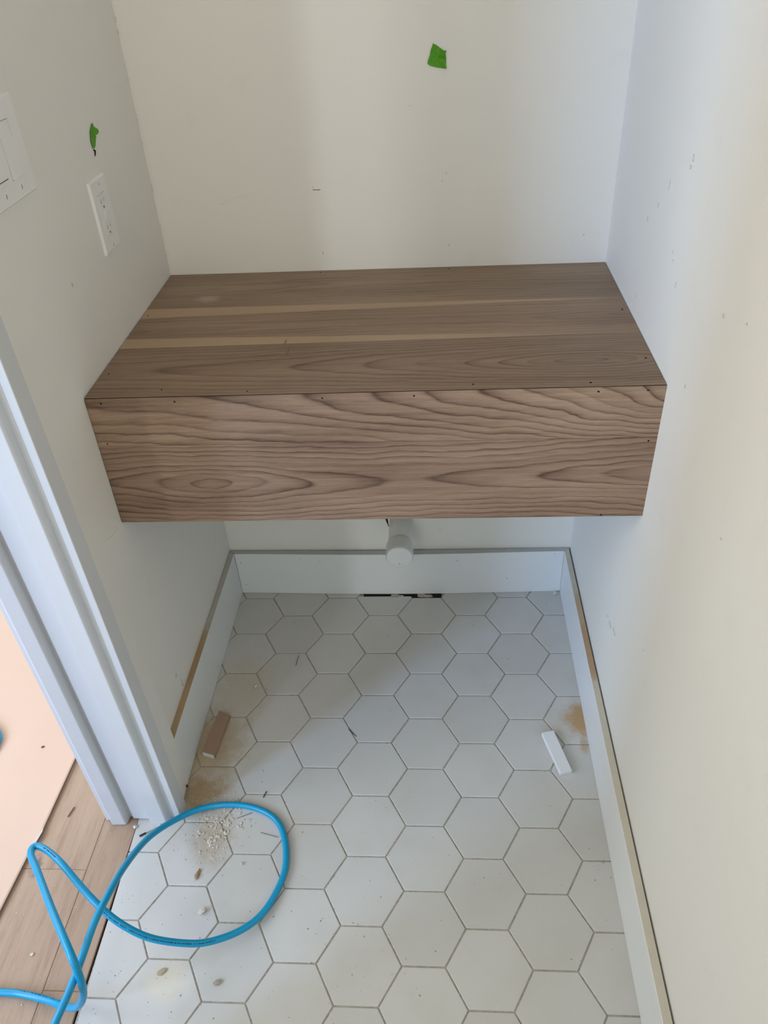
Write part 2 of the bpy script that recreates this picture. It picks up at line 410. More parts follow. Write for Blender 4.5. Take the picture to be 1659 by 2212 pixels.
# door trim: three vertical pieces with the profile seen at their feet
def prism(name, pts, z0, z1, m=TRIM):
    bm = bmesh.new(); extrude_poly(bm, pts, z0, z1)
    es = [e for e in bm.edges if abs(e.verts[0].co.z - e.verts[1].co.z) > 0.5]
    bmesh.ops.bevel(bm, geom=es, offset=0.0008, segments=1, affect='EDGES')
    return struct(obj(name, bm, m))
prism('trim_1', [(-0.503,-0.662),(-0.5045,-0.6955),(-0.5165,-0.6960),(-0.5185,-0.6900),(-0.5275,-0.6905),(-0.5300,-0.7040),(-0.5325,-0.7073),(-0.5662,-0.7073),(-0.5662,-0.662)], 0.0, 2.05)
prism('trim_2', [(-0.5664,-0.662),(-0.5664,-0.6975),(-0.6058,-0.6970),(-0.6058,-0.662)], 0.004, 2.05)
prism('trim_3', [(-0.606,-0.662),(-0.606,-0.6915),(-0.6135,-0.6920),(-0.6165,-0.7070),(-0.6190,-0.7098),(-0.6463,-0.7108),(-0.6505,-0.7062),(-0.655,-0.7004),(-0.6638,-0.6999),(-0.6645,-0.6630)], 0.0015, 2.05)

# ------------------------------------------------------------------ floor: grout slab with hexagonal tiles, hall planks
bm = bmesh.new()
box(bm, -0.5925, 0.50, -2.6, 0.12, -0.08, -0.0026)
floor = struct(obj('floor', bm, GROUT))
S = 0.0762; CY0 = -0.1066
def clip(poly, a, b, c):
    """keep a*x+b*y<=c"""
    out = []
    for i in range(len(poly)):
        p, q = poly[i], poly[(i+1) % len(poly)]
        dp, dq = a*p[0]+b*p[1]-c, a*q[0]+b*q[1]-c
        if dp <= 0: out.append(p)
        if (dp < 0 < dq) or (dq < 0 < dp):
            t = dp/(dp-dq); out.append((p[0]+(q[0]-p[0])*t, p[1]+(q[1]-p[1])*t))
    return out
def area2(p): return 0.5*sum(p[i][0]*p[(i+1)%len(p)][1]-p[(i+1)%len(p)][0]*p[i][1] for i in range(len(p)))
def inset(poly, d):
    n = len(poly); out = []
    for i in range(n):
        a, b, c = Vector(poly[i-1]), Vector(poly[i]), Vector(poly[(i+1)%n])
        e1 = (b-a).normalized(); e2 = (c-b).normalized()
        n1 = Vector((-e1.y, e1.x)); n2 = Vector((-e2.y, e2.x))
        k = 1 + n1.dot(n2)
        out.append(tuple(b + (n1+n2)*(d/max(k, 0.35))))
    return out
full_tile = None
G = 0.00135
for i in range(-8, 6):
    for j in range(-14, 2):
        cx = 1.5*S*i; cy = CY0 + math.sqrt(3)*S*(j + 0.5*(i % 2))
        if cy < -1.62 or cy > 0.1: continue
        # the odd column to the left of a gap: two top-row pieces were never laid
        R_ = S - G/math.cos(PI/6)
        poly = [(cx + R_*math.cos(PI/3*k), cy + R_*math.sin(PI/3*k)) for k in range(6)]
        whole = area2(poly)
        poly = clip(poly, 0, 1, -0.006)
        if i == -1 and j == 0: poly = clip(poly, 0, 1, -0.0350)   # cut short of the board
        if len(poly) >= 3: poly = clip(poly, 1, 0, 0.372)
        if len(poly) < 3: continue
        if cy > -0.60: poly = clip(poly, -1, 0, 0.531)
        else: poly = clip(poly, -1, 0.0212*-1, 0.5953 + 0.7277*0.0212) if True else poly
        if len(poly) < 3 or area2(poly) < 0.00006: continue
        my = sum(p[1] for p in poly)/len(poly); mx = sum(p[0] for p in poly)/len(poly)
        if cy > -0.03 and -0.2 < cx < 0.03: continue       # never laid: gap under the bowed board
        dz = random.uniform(-0.0003, 0.0003)
        partial = area2(poly) < whole*0.999
        if partial or full_tile is None:
            org = (0, 0) if partial else (cx, cy)
            pl = [(p[0]-org[0], p[1]-org[1]) for p in poly]
            try_in = inset(pl, 0.0010)
            bm = bmesh.new(); n = len(pl)
            a = [bm.verts.new((x, y, -0.0055)) for x, y in pl]; b = [bm.verts.new((x, y, -0.0010)) for x, y in pl]
            c = [bm.verts.new((x, y, 0)) for x, y in try_in]
            bm.faces.new(a[::-1]); bm.faces.new(c)
            for k in range(n):
                bm.faces.new((a[k], a[(k+1)%n], b[(k+1)%n], b[k])); bm.faces.new((b[k], b[(k+1)%n], c[(k+1)%n], c[k]))
            t = obj('hexagonal_tile', bm, TILE, floor)
            t.location = (org[0], org[1], dz - 0.0003)
            if not partial: full_tile = t
        else:
            t = full_tile.copy(); C.objects.link(t); t.parent = floor
            t.location = (cx, cy, dz - 0.0003)
# dark void where the tiles stop short of the bowed baseboard
bm = bmesh.new(); box(bm, -0.172, 0.040, -0.040, -0.004, -0.0030, -0.0021)
obj('subfloor_gap', bm, VOID, floor)
# grey thinset lump left in the gap
bm = bmesh.new()
for (x, r) in ((-0.085, 0.008), (-0.070, 0.006), (-0.012, 0.009), (0.0, 0.007), (0.008, 0.006)):
    chip(bm, (x, -0.0335, -0.0024), r, 0.2, 0.0, 1.6)
stuff(obj('thinset_lump', bm, GROUT, floor))

# hall floor
bm = bmesh.new(); box(bm, -2.6, -0.5925, -2.6, 1.5, -0.08, -0.012)
floor_hall = struct(obj('floor', bm, SUB))
def plank(x0, x1, y0, y1):
    bm = bmesh.new(); g = 0.0002
    hexa(bm, [(x0+g,y0+g,-0.0125),(x1-g,y0+g,-0.0125),(x1-g,y1-g,-0.0125),(x0+g,y1-g,-0.0125),(x0+g,y0+g,-0.0012),(x1-g,y0+g,-0.0012),(x1-g,y1-g,-0.0012),(x0+g,y1-g,-0.0012)])
    es = [e for e in bm.edges if e.verts[0].co.z > -0.002 and e.verts[1].co.z > -0.002]
    bmesh.ops.bevel(bm, geom=es, offset=0.0009, segments=1, affect='EDGES')
    return obj('floor_plank', bm, OAK, floor_hall)
XT = -0.5965
for x0, x1, js in ((-0.6680, XT, (-2.2, -1.0215, 0.4, 1.4)), (-0.816, -0.6680, (-2.2, -1.35, -0.805, 0.5, 1.4)),
                   (-0.964, -0.816, (-2.2, -1.6, -0.4, 0.9, 1.4)), (-1.112, -0.964, (-2.2, -0.9, 0.2, 1.4)),
                   (-1.26, -1.112, (-2.2, -1.2, 0.0, 1.4)), (-1.408, -1.26, (-2.2, -0.7, 0.6, 1.4)), (-1.556, -1.408, (-2.2, -1.0, 0.3, 1.4)),
                   (-1.704, -1.556, (-2.2, -0.5, 1.4)), (-1.852, -1.704, (-2.2, -0.8, 0.7, 1.4)), (-2.0, -1.852, (-2.2, -1.1, 0.4, 1.4))):
    for a, b in zip(js, js[1:]):
        if a < -1.03 and x1 == XT:   # two narrow rips beyond the end joint
            plank(x0, -0.6190, a, b); plank(-0.6190, x1, a, b)
        else: plank(x0, x1, a, b)

bm = bmesh.new(); box(bm, -0.5968, -0.5922, -2.2, 0.12, -0.0115, -0.0060); obj('edge_gap', bm, VOID, floor_hall)
# protective paper on the hall floor
edge = [(-0.770, 1.0), (-0.776, 0.3), (-0.7805, -0.3), (-0.7834, -0.5546), (-0.7885, -0.735), (-0.7935, -0.748), (-0.7945, -0.757), (-0.8047, -0.8949), (-0.817, -1.10), (-0.84, -1.5)]
bm = bmesh.new()
xs = [0, 0.006, 0.014, 0.03, 0.06, 0.12, 0.25, 0.5, 0.75, 1.0]
fine_edge = []
for (xa, ya), (xb_, yb_) in zip(edge, edge[1:]):
    n = max(1, int(abs(ya-yb_)/0.06))
    fine_edge += [(xa+(xb_-xa)*k/n, ya+(yb_-ya)*k/n) for k in range(n)]
fine_edge.append(edge[-1])
g = []
for ex, ey in fine_edge:
    lift = 0.0055*(0.8 + 0.5*noise.noise(Vector((ey*2.5, 0.3, 0))))
    g.append([bm.verts.new((ex - d, ey, 0.0006 + lift*math.exp(-d/0.045))) for d in xs])
for a, b in zip(g, g[1:]):
    for k in range(len(xs)-1): bm.faces.new((a[k], a[k+1], b[k+1], b[k])).smooth = True
bmesh.ops.recalc_face_normals(bm, faces=bm.faces)
r = bmesh.ops.solidify(bm, geom=bm.faces[:], thickness=0.0007)
paper = obj('floor_protection_paper', bm, PAPER)
tag(paper, 'tan sheet of protective paper laid over the wooden hall floor', 'paper')
bm = bmesh.new()
extrude_poly(bm, [(-0.7880,-0.722),(-0.7862,-0.732),(-0.7905,-0.757),(-0.7965,-0.762),(-0.800,-0.757),(-0.7945,-0.742)], 0.0072, 0.0082)
f = obj('torn_flap', bm, PAPEREDGE, paper); f['label'] = 'torn whitish flap at the edge of the paper'

# ------------------------------------------------------------------ baseboards
BT, BH = 0.0150, 0.1409
def nail_dots(name, pts, u, v, parent, r=0.0011):
    bm = bmesh.new()
    for p in pts: blobpoly(bm, p, u, v, r*random.uniform(0.8, 1.3), r*random.uniform(0.8, 1.3), 7, 0.2, 0.00025, 0.0002)
    return stuff(obj(name, bm, HOLE, parent))
# back: bowed away from the wall in the middle, mitred into the side boards
def bow(x): 
    t = (x + 0.512)/0.873
    return 0.0080*math.sin(PI*min(max(t, 0), 1))**1.5
bm = bmesh.new()
n = 24; rows = []
for i in range(n+1):
    t = i/n
    xb = -0.5220 + (0.3725+0.5220)*t; xf = -0.5085 + (0.3572+0.5085)*t
    q = bow(xf)
    yb, yf = -0.0035 - q*0.75, -0.0188 - q
    rows.append([bm.verts.new(v) for v in ((xb, yb, 0.0005), (xf, yf, 0.0005), (xf, yf, BH-0.001), (xf, yf+0.001, BH), (xb, yb, BH))])
for a, b in zip(rows, rows[1:]):
    for k in range(5):
        f = bm.faces.new((a[k], a[(k+1)%5], b[(k+1)%5], b[k])); f.material_index = 1 if k == 3 else 0
bm.faces.new(rows[0]); bm.faces.new(rows[-1][::-1])
bb = struct(obj('baseboard_back', bm, [BASE, LEDGE_B]))
nail_dots('nail_hole', [(x, -0.0188-bow(x), z) for x, z in ((-0.4962,0.1102),(-0.3326,0.1232),(-0.2809,0.1193),(-0.4943,0.0305),(0.0827,0.1169),(0.3331,0.1332),(0.2144,0.0499))], (1,0,0), (0,0,1), bb)
# left, runs forward to the flush return
bm = bmesh.new()
yl = -0.6015
def side_board(bm, inner_b, outer_b, inner_f, outer_f, yb_in, yb_out, yfr_in, yfr_out):
    # cross-section at back and front: wall side / face side
    v, fs = hexa(bm, [(outer_b, yb_out, 0.0004), (inner_b, yb_in, 0.0004), (inner_f, yfr_in, 0.0004), (outer_f, yfr_out, 0.0004),
                      (outer_b, yb_out, BH), (inner_b, yb_in, BH), (inner_f, yfr_in, BH), (outer_f, yfr_out, BH)])
    fs[1].material_index = 1
    es = [e for e in bm.edges if all(abs(w.co.z-BH) < 1e-5 for w in e.verts) and {v[5], v[6]} == set(e.verts)]
    bmesh.ops.bevel(bm, geom=es, offset=0.0008, segments=1, affect='EDGES')
side_board(bm, -0.5092, -0.5232, -0.5138, -0.5295, -0.0200, -0.0045, yl, yl)
bl = struct(obj('baseboard_left', bm, [BASE, LEDGE_L]))
nail_dots('nail_hole', [(-0.5092, -0.032, 0.118), (-0.5112, -0.30, 0.02), (-0.5095, -0.06, 0.10), (-0.5130, -0.52, 0.07)], (0,-1,0), (0,0,1), bl, 0.0009)
# right
bm = bmesh.new()
side_board(bm, 0.3577, 0.3705, 0.3575, 0.3715, -0.0200, -0.0045, -0.52, -0.52)
side_board(bm, 0.3575, 0.3715, 0.3572, 0.3738, -0.52, -0.52, -2.55, -2.55)
bmesh.ops.remove_doubles(bm, verts=bm.verts[:], dist=1e-5)
br_ = struct(obj('baseboard_right', bm, [BASE, LEDGE_R]))
nail_dots('nail_hole', [(0.3576, y, z) for y, z in ((-0.345,0.115),(-0.43,0.117),(-0.455,0.105),(-0.45,0.053),(-0.72,0.10))], (0,1,0), (0,0,1), br_, 0.001)

# ------------------------------------------------------------------ walnut vanity box between the walls
ZT, ZB, YF = 0.8909, 0.6447, -0.5150
walnut = dict(dark=(78, 58, 44), midc=(126, 102, 82), light=(158, 132, 108))
van = empty('floating_vanity', (-0.068, -0.258, ZB), 'walnut floating vanity box spanning wall to wall above the white tile floor', 'vanity')
TH = 0.019; SEAM = 0.0005
def board_top(y0L, y0R, y1L, y1R, m, g=0.00018, mitre=False):
    """y0 = front edge, y1 = back edge at the left and right wall; the foremost board is mitred"""
    bm = bmesh.new(); zt = ZT; k = TH if mitre else 0.0
    xL = lambda y: lw(y, zt) + 0.0012; xR = lambda y: rw(y, zt) - 0.0008
    hexa(bm, [(xL(y0L), y0L+g+k, zt-TH), (xR(y0R), y0R+g+k, zt-TH-0.0006), (xR(y1R), y1R-g, zt-TH-0.0006), (xL(y1L), y1L-g, zt-TH),
              (xL(y0L), y0L+g, zt), (xR(y0R), y0R+g, zt-0.0006), (xR(y1R), y1R-g, zt-0.0006), (xL(y1L), y1L-g, zt)])
    bevel(bm, 0.0002, 1)
    return child_local(obj('board', bm, m), van)
MT1 = mat_walnut('walnut_top_rear', 1.0, (92,72,56), (134,112,90), (158,136,112), [(-0.055, 0.30, 0.030, 0.35), (-0.080, -0.62, 0.035, 0.35)], freq=120, warp=0.020, ringw=0.26,
                 marks=[((-0.405,-0.130,0.891), (0.035,0.022,0.05), (180,164,146), 0.5)])
MT2 = mat_walnut('walnut_top_middle', 2.0, (94,74,57), (136,112,90), (156,132,108), [(-0.255, 0.42, 0.035, 0.30), (-0.265, -0.60, 0.03, 0.35)], freq=110, warp=0.022, ringw=0.26,
                 sap=[(1, -0.199, 0.034, 0.36), (-1, -0.317, -0.030, 0.16)],
                 marks=[((-0.222,-0.335,0.891), (0.003,0.02,0.05), (96,70,44), 0.7)])
MT3 = mat_walnut('walnut_top_front', 3.0, (80,61,46), (128,105,84), (152,129,105), [(-0.428, 0.265, 0.075, 0.32)], freq=120, warp=0.012, ringw=0.34, wxa=0.06,
                 marks=[((-0.212,-0.37,0.891), (0.003,0.03,0.05), (88,66,46), 0.5)])
board_top(-0.171, -0.183, 0.0060, -0.0065, MT1)
board_top(-0.3415, -0.3340, -0.171, -0.183, MT2)
board_top(-0.5150+SEAM, -0.5150+SEAM, -0.3415, -0.3340, MT3, mitre=True)
def board_front(z0L, z0R, z1L, z1R, m, g=0.00018, mitre=False):
    bm = bmesh.new(); y0 = YF; y1 = YF+TH; k = TH if mitre else 0.0
    xl = lambda z: lw(y0, z) + 0.0008; xr = lambda z: rw(y0, z) + 0.0002
    hexa(bm, [(xl(z0L), y0, z0L+g), (xr(z0R), y0, z0R+g), (xr(z0R), y1, z0R+g), (xl(z0L), y1, z0L+g),
              (xl(z1L), y0, z1L-g), (xr(z1R), y0, z1R-g), (xr(z1R), y1, z1R-g-k), (xl(z1L), y1, z1L-g-k)])
    bevel(bm, 0.0002, 1)
    return child_local(obj('board', bm, m), van)
MF1 = mat_walnut('walnut_front_upper', 4.0, (80,59,47), (138,113,93), (168,143,120), [(0.893, 0.42, 0.125, 0.42)], freq=105, warp=0.022, ringw=0.46, wxa=0.14, horiz=False)
MF2 = mat_walnut('walnut_front_lower', 5.4, (82,62,50), (134,109,90), (160,136,114), [(0.729, -0.345, 0.050, 0.22), (0.732, 0.46, 0.055, 0.40)], freq=110, warp=0.020, ringw=0.42, wxa=0.10, horiz=False)
board_front(0.8019, 0.7999, ZT-SEAM-0.0004, ZT-SEAM-0.0010, MF1, mitre=True)
board_front(ZB, ZB+0.0006, 0.8019, 0.7999, MF2)
# underside panel and hidden cleats
bm = bmesh.new(); box(bm, -0.512, 0.372, -0.4955, -0.012, 0.664, 0.676); bevel(bm, 0.0005, 1)
child_local(obj('bottom_panel', bm, MF2), van)
bm = bmesh.new()
for p in [(-0.1984,-0.0100),(0.0633,-0.0150),(-0.5020,-0.2038),(0.3621,-0.2402),(-0.4989,-0.4346),(0.3622,-0.4281),(-0.3938,-0.4927),(-0.2554,-0.5041),(0.0911,-0.4997),(0.2656,-0.5030)]:
    blobpoly(bm, (p[0], p[1], ZT), (1,0,0), (0,1,0), 0.0017, 0.0013, 7, 0.25, 0.0002, 0.0004)
for p in [(-0.4867,0.8812),(-0.3692,0.8814),(-0.1384,0.8817),(0.0015,0.8820),(0.2762,0.8816),(0.3483,0.8819),(-0.4972,0.8071),(0.3624,0.7934),(0.3066,0.6487)]:
    blobpoly(bm, (p[0], YF, p[1]), (1,0,0), (0,0,1), 0.0017, 0.0014, 7, 0.25, 0.0002, 0.0002)
nh = child_local(stuff(obj('nail_hole', bm, HOLE)), van)

# ------------------------------------------------------------------ capped drain pipe in the back wall
PX, PZ = -0.0605, 0.2350
pp = empty('drain_pipe', (PX, 0.0, PZ), 'white plastic drain pipe stub with a round cap under the walnut box', 'pipe')
bm = bmesh.new(); lathe_y(bm, [(0.010, 0.0292), (-0.060, 0.0292), (-0.125, 0.0292)], PX-0.0003, PZ, 48)
child_local(obj('pipe', bm, PVC), pp)
bm = bmesh.new()
CE = -0.0270   # the cap sits at the end of the stub
lathe_y(bm, [(y+CE, r-0.0007) for y, r in ((-0.0740, 0.0299), (-0.0742, 0.0326), (-0.0775, 0.0340), (-0.084, 0.0343), (-0.110, 0.0345), (-0.1165, 0.0338), (-0.1195, 0.0322), (-0.1207, 0.0296), (-0.1210, 0.020), (-0.1211, 0.006))], PX, PZ, 48, [0,0,0,0,0,0,1,1,1,1])
cp = child_local(obj('cap', bm, [PVC, CAPF]), pp)
bm = bmesh.new(); blobpoly(bm, (PX, -0.1211+CE, PZ-0.0185), (1,0,0), (0,0,1), 0.0022, 0.0018, 8, 0.5, 0.0002, 0.0002)
sm = obj('moulding_mark', bm, SMUDGE); sm.parent = cp
sm.matrix_parent_inverse = (cp.matrix_parent_inverse.copy() if False else Matrix.Identity(4))

# ------------------------------------------------------------------ marks on the walls
# dark crack of the oversized hole beside the pipe
bm = bmesh.new()
pts = [(-0.1010,0.252),(-0.0960,0.252),(-0.0950,0.236),(-0.0940,0.222),(-0.0915,0.2125),(-0.0950,0.218),(-0.0990,0.232),(-0.1015,0.241)]
a = [bm.verts.new((x, -0.0006, z)) for x, z in pts]; b = [bm.verts.new((x, 0.004, z)) for x, z in pts]
bm.faces.new(a)
for i in range(len(pts)): bm.faces.new((a[i], a[(i+1)%len(pts)], b[(i+1)%len(pts)], b[i]))
obj('wall_hole', bm, HOLE, wall_back)
def marks(name, pts, u, v, parent, m=SMUDGE, proj=None):
    bm = bmesh.new()
    for (x, y, z, ru, rv) in pts:
        blobpoly(bm, (x, y, z), u, v, ru, rv, 9, 0.45, 0.00035, 0.0006)
    return stuff(obj(name, bm, m, parent))
marks('scuff_mark', [(rw(y, z)-0.0002, y, z, a, b) for y, z, a, b in (
    (-0.4487,1.1859,0.0022,0.004),(-0.4433,1.1744,0.003,0.003),(-0.3193,1.0891,0.0012,0.003),(-0.2703,1.0550,0.002,0.0035),(-0.4322,1.0572,0.001,0.003),(-0.4385,1.0481,0.0015,0.0015),
    (-0.4704,1.0252,0.0015,0.0045),(-0.6671,1.0636,0.003,0.002),(-0.7365,1.0842,0.002,0.001),(-0.5894,0.9278,0.001,0.004),(-0.2713,0.9267,0.001,0.003),(-0.8132,0.8436,0.0018,0.0018),
    (-0.4220,0.3146,0.004,0.0010),(-0.4470,0.3160,0.008,0.0014),(-0.4830,0.3310,0.012,0.0010),(-0.6471,0.4623,0.0015,0.0015),(-0.3612,1.1314,0.0008,0.006))],
    (0, 1, 0), (0, 0, 1), wall_right)
marks('scuff_mark', [(x, bw(x, z)-0.0002, z, a, b) for x, z, a, b in (
    (-0.1980,1.0540,0.0012,0.0012),(0.0588,1.0716,0.0010,0.0014),(0.0587,1.0683,0.0008,0.001),(0.0508,1.0562,0.0008,0.0015),(-0.1907,0.9257,0.0010,0.0035),(0.0636,0.9339,0.0008,0.0025),
    (-0.0063,1.1868,0.001,0.0008),(0.3260,0.9456,0.0012,0.0025),(0.0377,0.2041,0.0022,0.0009),(0.1456,0.1544,0.0014,0.0014),(-0.3800,0.1531,0.0015,0.0012))],
    (1, 0, 0), (0, 0, 1), wall_back)
# tiny pencil note on the back wall: a short line of illegible strokes
bm = bmesh.new(); rr = random.Random(3); x = -0.1985
while x < -0.1840:
    w = rr.uniform(0.0004, 0.0008); h = rr.uniform(0.0010, 0.0020)
    zz = 1.0490
    y = bw(x, zz) - 0.0005
    hexa(bm, [(x, y, zz-h/2), (x+0.00028, y, zz-h/2), (x+0.00028, y+0.002, zz-h/2), (x, y+0.002, zz-h/2), (x+0.0002, y, zz+h/2), (x+0.0005, y, zz+h/2), (x+0.0005, y+0.002, zz+h/2), (x+0.0002, y+0.002, zz+h/2)])
    x += w
y = bw(-0.19, 1.049)-0.0005
hexa(bm, [(-0.1975,y,1.0483),(-0.184,y,1.0480),(-0.184,y+.002,1.0480),(-0.1975,y+.002,1.0483),(-0.1975,y,1.0487),(-0.184,y,1.0484),(-0.184,y+.002,1.0484),(-0.1975,y+.002,1.0487)])
stuff(obj('pencil_note', bm, mat_plain('pencil_graphite', (120, 117, 110), 0.7, 0.2, 4), wall_back))
# raised filler ridges on the back wall and the left wall
def ridge(pts, r, parent, m=WALL):
    bm = bmesh.new(); tube(bm, catmull(pts, 6), r, 6); return obj('filler_ridge', bm, m, parent, True)
ridge([(-0.385, bw(-0.385,1.031)+0.0004, 1.0290), (-0.350, bw(-0.35,1.04)+0.0002, 1.0410), (-0.316, bw(-0.316,1.05)+0.0004, 1.0480)], 0.0009, wall_back)
ridge([(lw(-0.585,0.655)-0.0002, -0.585, 0.6650), (lw(-0.575,0.65)+0.0001, -0.572, 0.6560), (lw(-0.56,0.65)+0.0002, -0.555, 0.6500), (lw(-0.54,0.648)-0.0002, -0.535, 0.6510)], 0.0010, wall_left)
marks('scuff_mark', [(lw(y, z)+0.0002, y, z, a, b) for y, z, a, b in (
    (-0.4435,1.0460,0.0018,0.0030),(-0.4867,0.2059,0.003,0.004),(-0.470,0.165,0.002,0.010))], (0, -1, 0), (0, 0, 1), wall_left)
# rough caulk flecks down the left inside corner
bm = bmesh.new(); rr = random.Random(5)
for k in range(26):
    z = 0.90 + 0.45*rr.random()
    chip(bm, (lw(-0.004, z)+0.0012, bw(-0.51, z)-0.0016, z), rr.uniform(0.0006, 0.0018), 2.0, 0, 1, rr)
stuff(obj('caulk_fleck', bm, WALL, wall_left))

# ------------------------------------------------------------------ switch plate and outlet on the left wall
# both are built flat in (y, z) and set on the leaning wall
def on_wall(y, z, d): return (lw(y, z) + d, y, z)
def wbox(bm, y0, y1, z0, z1, d0, d1, mi=0):
    """y0 nearer the camera, y1 farther"""
    P = on_wall
    hexa(bm, [P(y0,z0,d0), P(y0,z0,d1), P(y1,z0,d1), P(y1,z0,d0), P(y0,z1,d0), P(y0,z1,d1), P(y1,z1,d1), P(y1,z1,d0)], mi)
def plate_with_openings(y0, y1, z0, z1, openings, d1, ch=0.0026):
    """plate face split around rectangular openings, chamfered rim"""
    bm = bmesh.new(); P = on_wall
    ys = [y0+ch] + [v for o in sorted(openings) for v in o[:2]] + [y1-ch]
    zs = [z0+ch, openings[0][2], openings[0][3], z1-ch]
    V = {}
    def v(y, z, d):
        k = (round(y, 6), round(z, 6), round(d, 6))
        if k not in V: V[k] = bm.verts.new(P(y, z, d))
        return V[k]
    for i in range(len(ys)-1):
        for j in range(3):
            if j == 1 and i % 2 == 1:      # an opening: its four side walls
                a, b, c, e = ys[i], ys[i+1], zs[1], zs[2]
                for (p, q) in (((a,c),(b,c)), ((b,c),(b,e)), ((b,e),(a,e)), ((a,e),(a,c))):
                    bm.faces.new((v(*p, d1), v(*q, d1), v(*q, 0.0004), v(*p, 0.0004)))
                continue
            bm.faces.new((v(ys[i], zs[j], d1), v(ys[i+1], zs[j], d1), v(ys[i+1], zs[j+1], d1), v(ys[i], zs[j+1], d1)))
    O = [(y0, z0), (y1, z0), (y1, z1), (y0, z1)]; I = [(y0+ch, z0+ch), (y1-ch, z0+ch), (y1-ch, z1-ch), (y0+ch, z1-ch)]
    for k in range(4):
        a, b = O[k], O[(k+1)%4]; c, e = I[(k+1)%4], I[k]
        bm.faces.new((v(*a, d1*0.25), v(*b, d1*0.25), v(*c, d1), v(*e, d1)))
        bm.faces.new((v(*a, -0.0005), v(*b, -0.0005), v(*b, d1*0.25), v(*a, d1*0.25)))
    return bm
def screw(yc, zc, d, parent):
    bm = bmesh.new(); x = lw(yc, zc) + d
    n = 16; R = 0.0032
    a = [bm.verts.new((x-0.0005, yc+R*math.cos(2*PI*k/n), zc+R*math.sin(2*PI*k/n))) for k in range(n)]
    b = [bm.verts.new((x+0.0009, yc+R*0.85*math.cos(2*PI*k/n), zc+R*0.85*math.sin(2*PI*k/n))) for k in range(n)]
    bm.faces.new(b); bm.faces.new(a[::-1])
    for k in range(n): bm.faces.new((a[k], a[(k+1)%n], b[(k+1)%n], b[k]))
    s = child_local(obj('screw', bm, SCREW), parent)
    bm = bmesh.new(); box(bm, x+0.0009, x+0.0011, yc-0.0004, yc+0.0004, zc-0.0026, zc+0.0026)
    o = obj('screw_slot', bm, SLOT); o.parent = s; return s
# switches, three gangs, the two nearest the vanity are in the photograph
sy1, sy0, sz0, sz1 = -0.4690, -0.6540, 1.1895, 1.3075
sw = empty('light_switch_plate', (lw(-0.56, 1.25), -0.5615, 1.2485), 'wide white light switch plate on the left wall nearest the door trim', 'switch')
cent = [-0.5135, -0.5605, -0.6075]
ops = [(c-0.0168, c+0.0168, 1.2155, 1.2825) for c in cent]
PT = 0.0042
bm = plate_with_openings(sy0, sy1, sz0, sz1, sorted(ops), PT)
child_local(obj('plate', bm, PLATE), sw)
for k, c in enumerate(cent):
    P = on_wall; z0, z1 = 1.2163, 1.2817; zm = 1.249; y0, y1 = c-0.0160, c+0.0160
    # rocker paddle tilted about its middle
    bm = bmesh.new(); dl, dm, dh = 0.0066, 0.0048, 0.0036
    v = [bm.verts.new(P(y, z, d)) for y in (y0, y1) for z, d in ((z0, 0.001), (z0, dl), (zm, dm), (z1, dh), (z1, 0.001))]
    A, B = v[:5], v[5:]
    for i in range(5): bm.faces.new((A[i], A[(i+1)%5], B[(i+1)%5], B[i]))
    bm.faces.new(A); bm.faces.new(B[::-1])
    rk = child_local(obj('rocker', bm, PLASTIC), sw)
    bm = bmesh.new(); wbox(bm, c-0.0170, c+0.0170, 1.2153, 1.2827, 0.0002, 0.0010)
    child_local(obj('switch_frame', bm, SLOT), sw)
    if k == 1:   # thin horizontal lines near the ends of the second paddle
        for za, da in ((1.2752, 0.0044), (1.2215, 0.0068)):
            bm = bmesh.new(); wbox(bm, c-0.0150, c+0.0150, za, za+0.0007, 0.0030, da)
            o = obj('seam_line', bm, SLOT); o.parent = rk
    screw(c, 1.2042, PT, sw); screw(c, 1.2937, PT, sw)
# outlet with test buttons
oy1, oy0, oz0, oz1 = -0.2245, -0.2965, 1.0358, 1.1505
oc = -0.2610; zc = (oz0+oz1)/2
ou = empty('wall_outlet', (lw(oc, zc), oc, zc), 'white rectangular wall outlet plate with two sockets on the left wall above the vanity', 'outlet')
bm = plate_with_openings(oy0, oy1, oz0, oz1, [(oc-0.0168, oc+0.0168, zc-0.0335, zc+0.0335)], PT)
child_local(obj('plate', bm, PLATE), ou)
bm = bmesh.new(); wbox(bm, oc-0.0170, oc+0.0170, zc-0.0337, zc+0.0337, 0.0002, 0.0010)
child_local(obj('outlet_recess', bm, SLOT), ou)
bm = bmesh.new(); wbox(bm, oc-0.0162, oc+0.0162, zc-0.0329, zc+0.0329, 0.0012, 0.0050); bevel(bm, 0.0003, 1)
rc = child_local(obj('receptacle', bm, PLASTIC), ou)
for s in (-1, 1):
    zz = zc + s*0.0205
    for (ya, yb_, za, zb_) in ((oc-0.0070, oc-0.0059, zz-0.001, zz+0.0055), (oc+0.0056, oc+0.0066, zz, zz+0.0050), (oc-0.0016, oc+0.0016, zz-0.0092, zz-0.0056)):
        bm = bmesh.new(); wbox(bm, ya, yb_, za, zb_, 0.0046, 0.0051)
        o = obj('socket_slot', bm, SLOT); o.parent = rc
for s, nm in ((-1, 'test_button'), (1, 'reset_button')):
    bm = bmesh.new(); wbox(bm, oc-0.0075, oc+0.0075, zc+s*0.0042-0.0032, zc+s*0.0042+0.0032, 0.0046, 0.0058); bevel(bm, 0.0004, 1)
    o = obj(nm, bm, PLASTIC); o.parent = rc
bm = bmesh.new(); wbox(bm, oc+0.010, oc+0.0135, zc-0.002, zc+0.002, 0.0046, 0.0054)
o = obj('indicator', bm, PLASTIC); o.parent = rc
screw(oc, zc+0.0485, PT, ou); screw(oc, zc-0.0485, PT, ou)
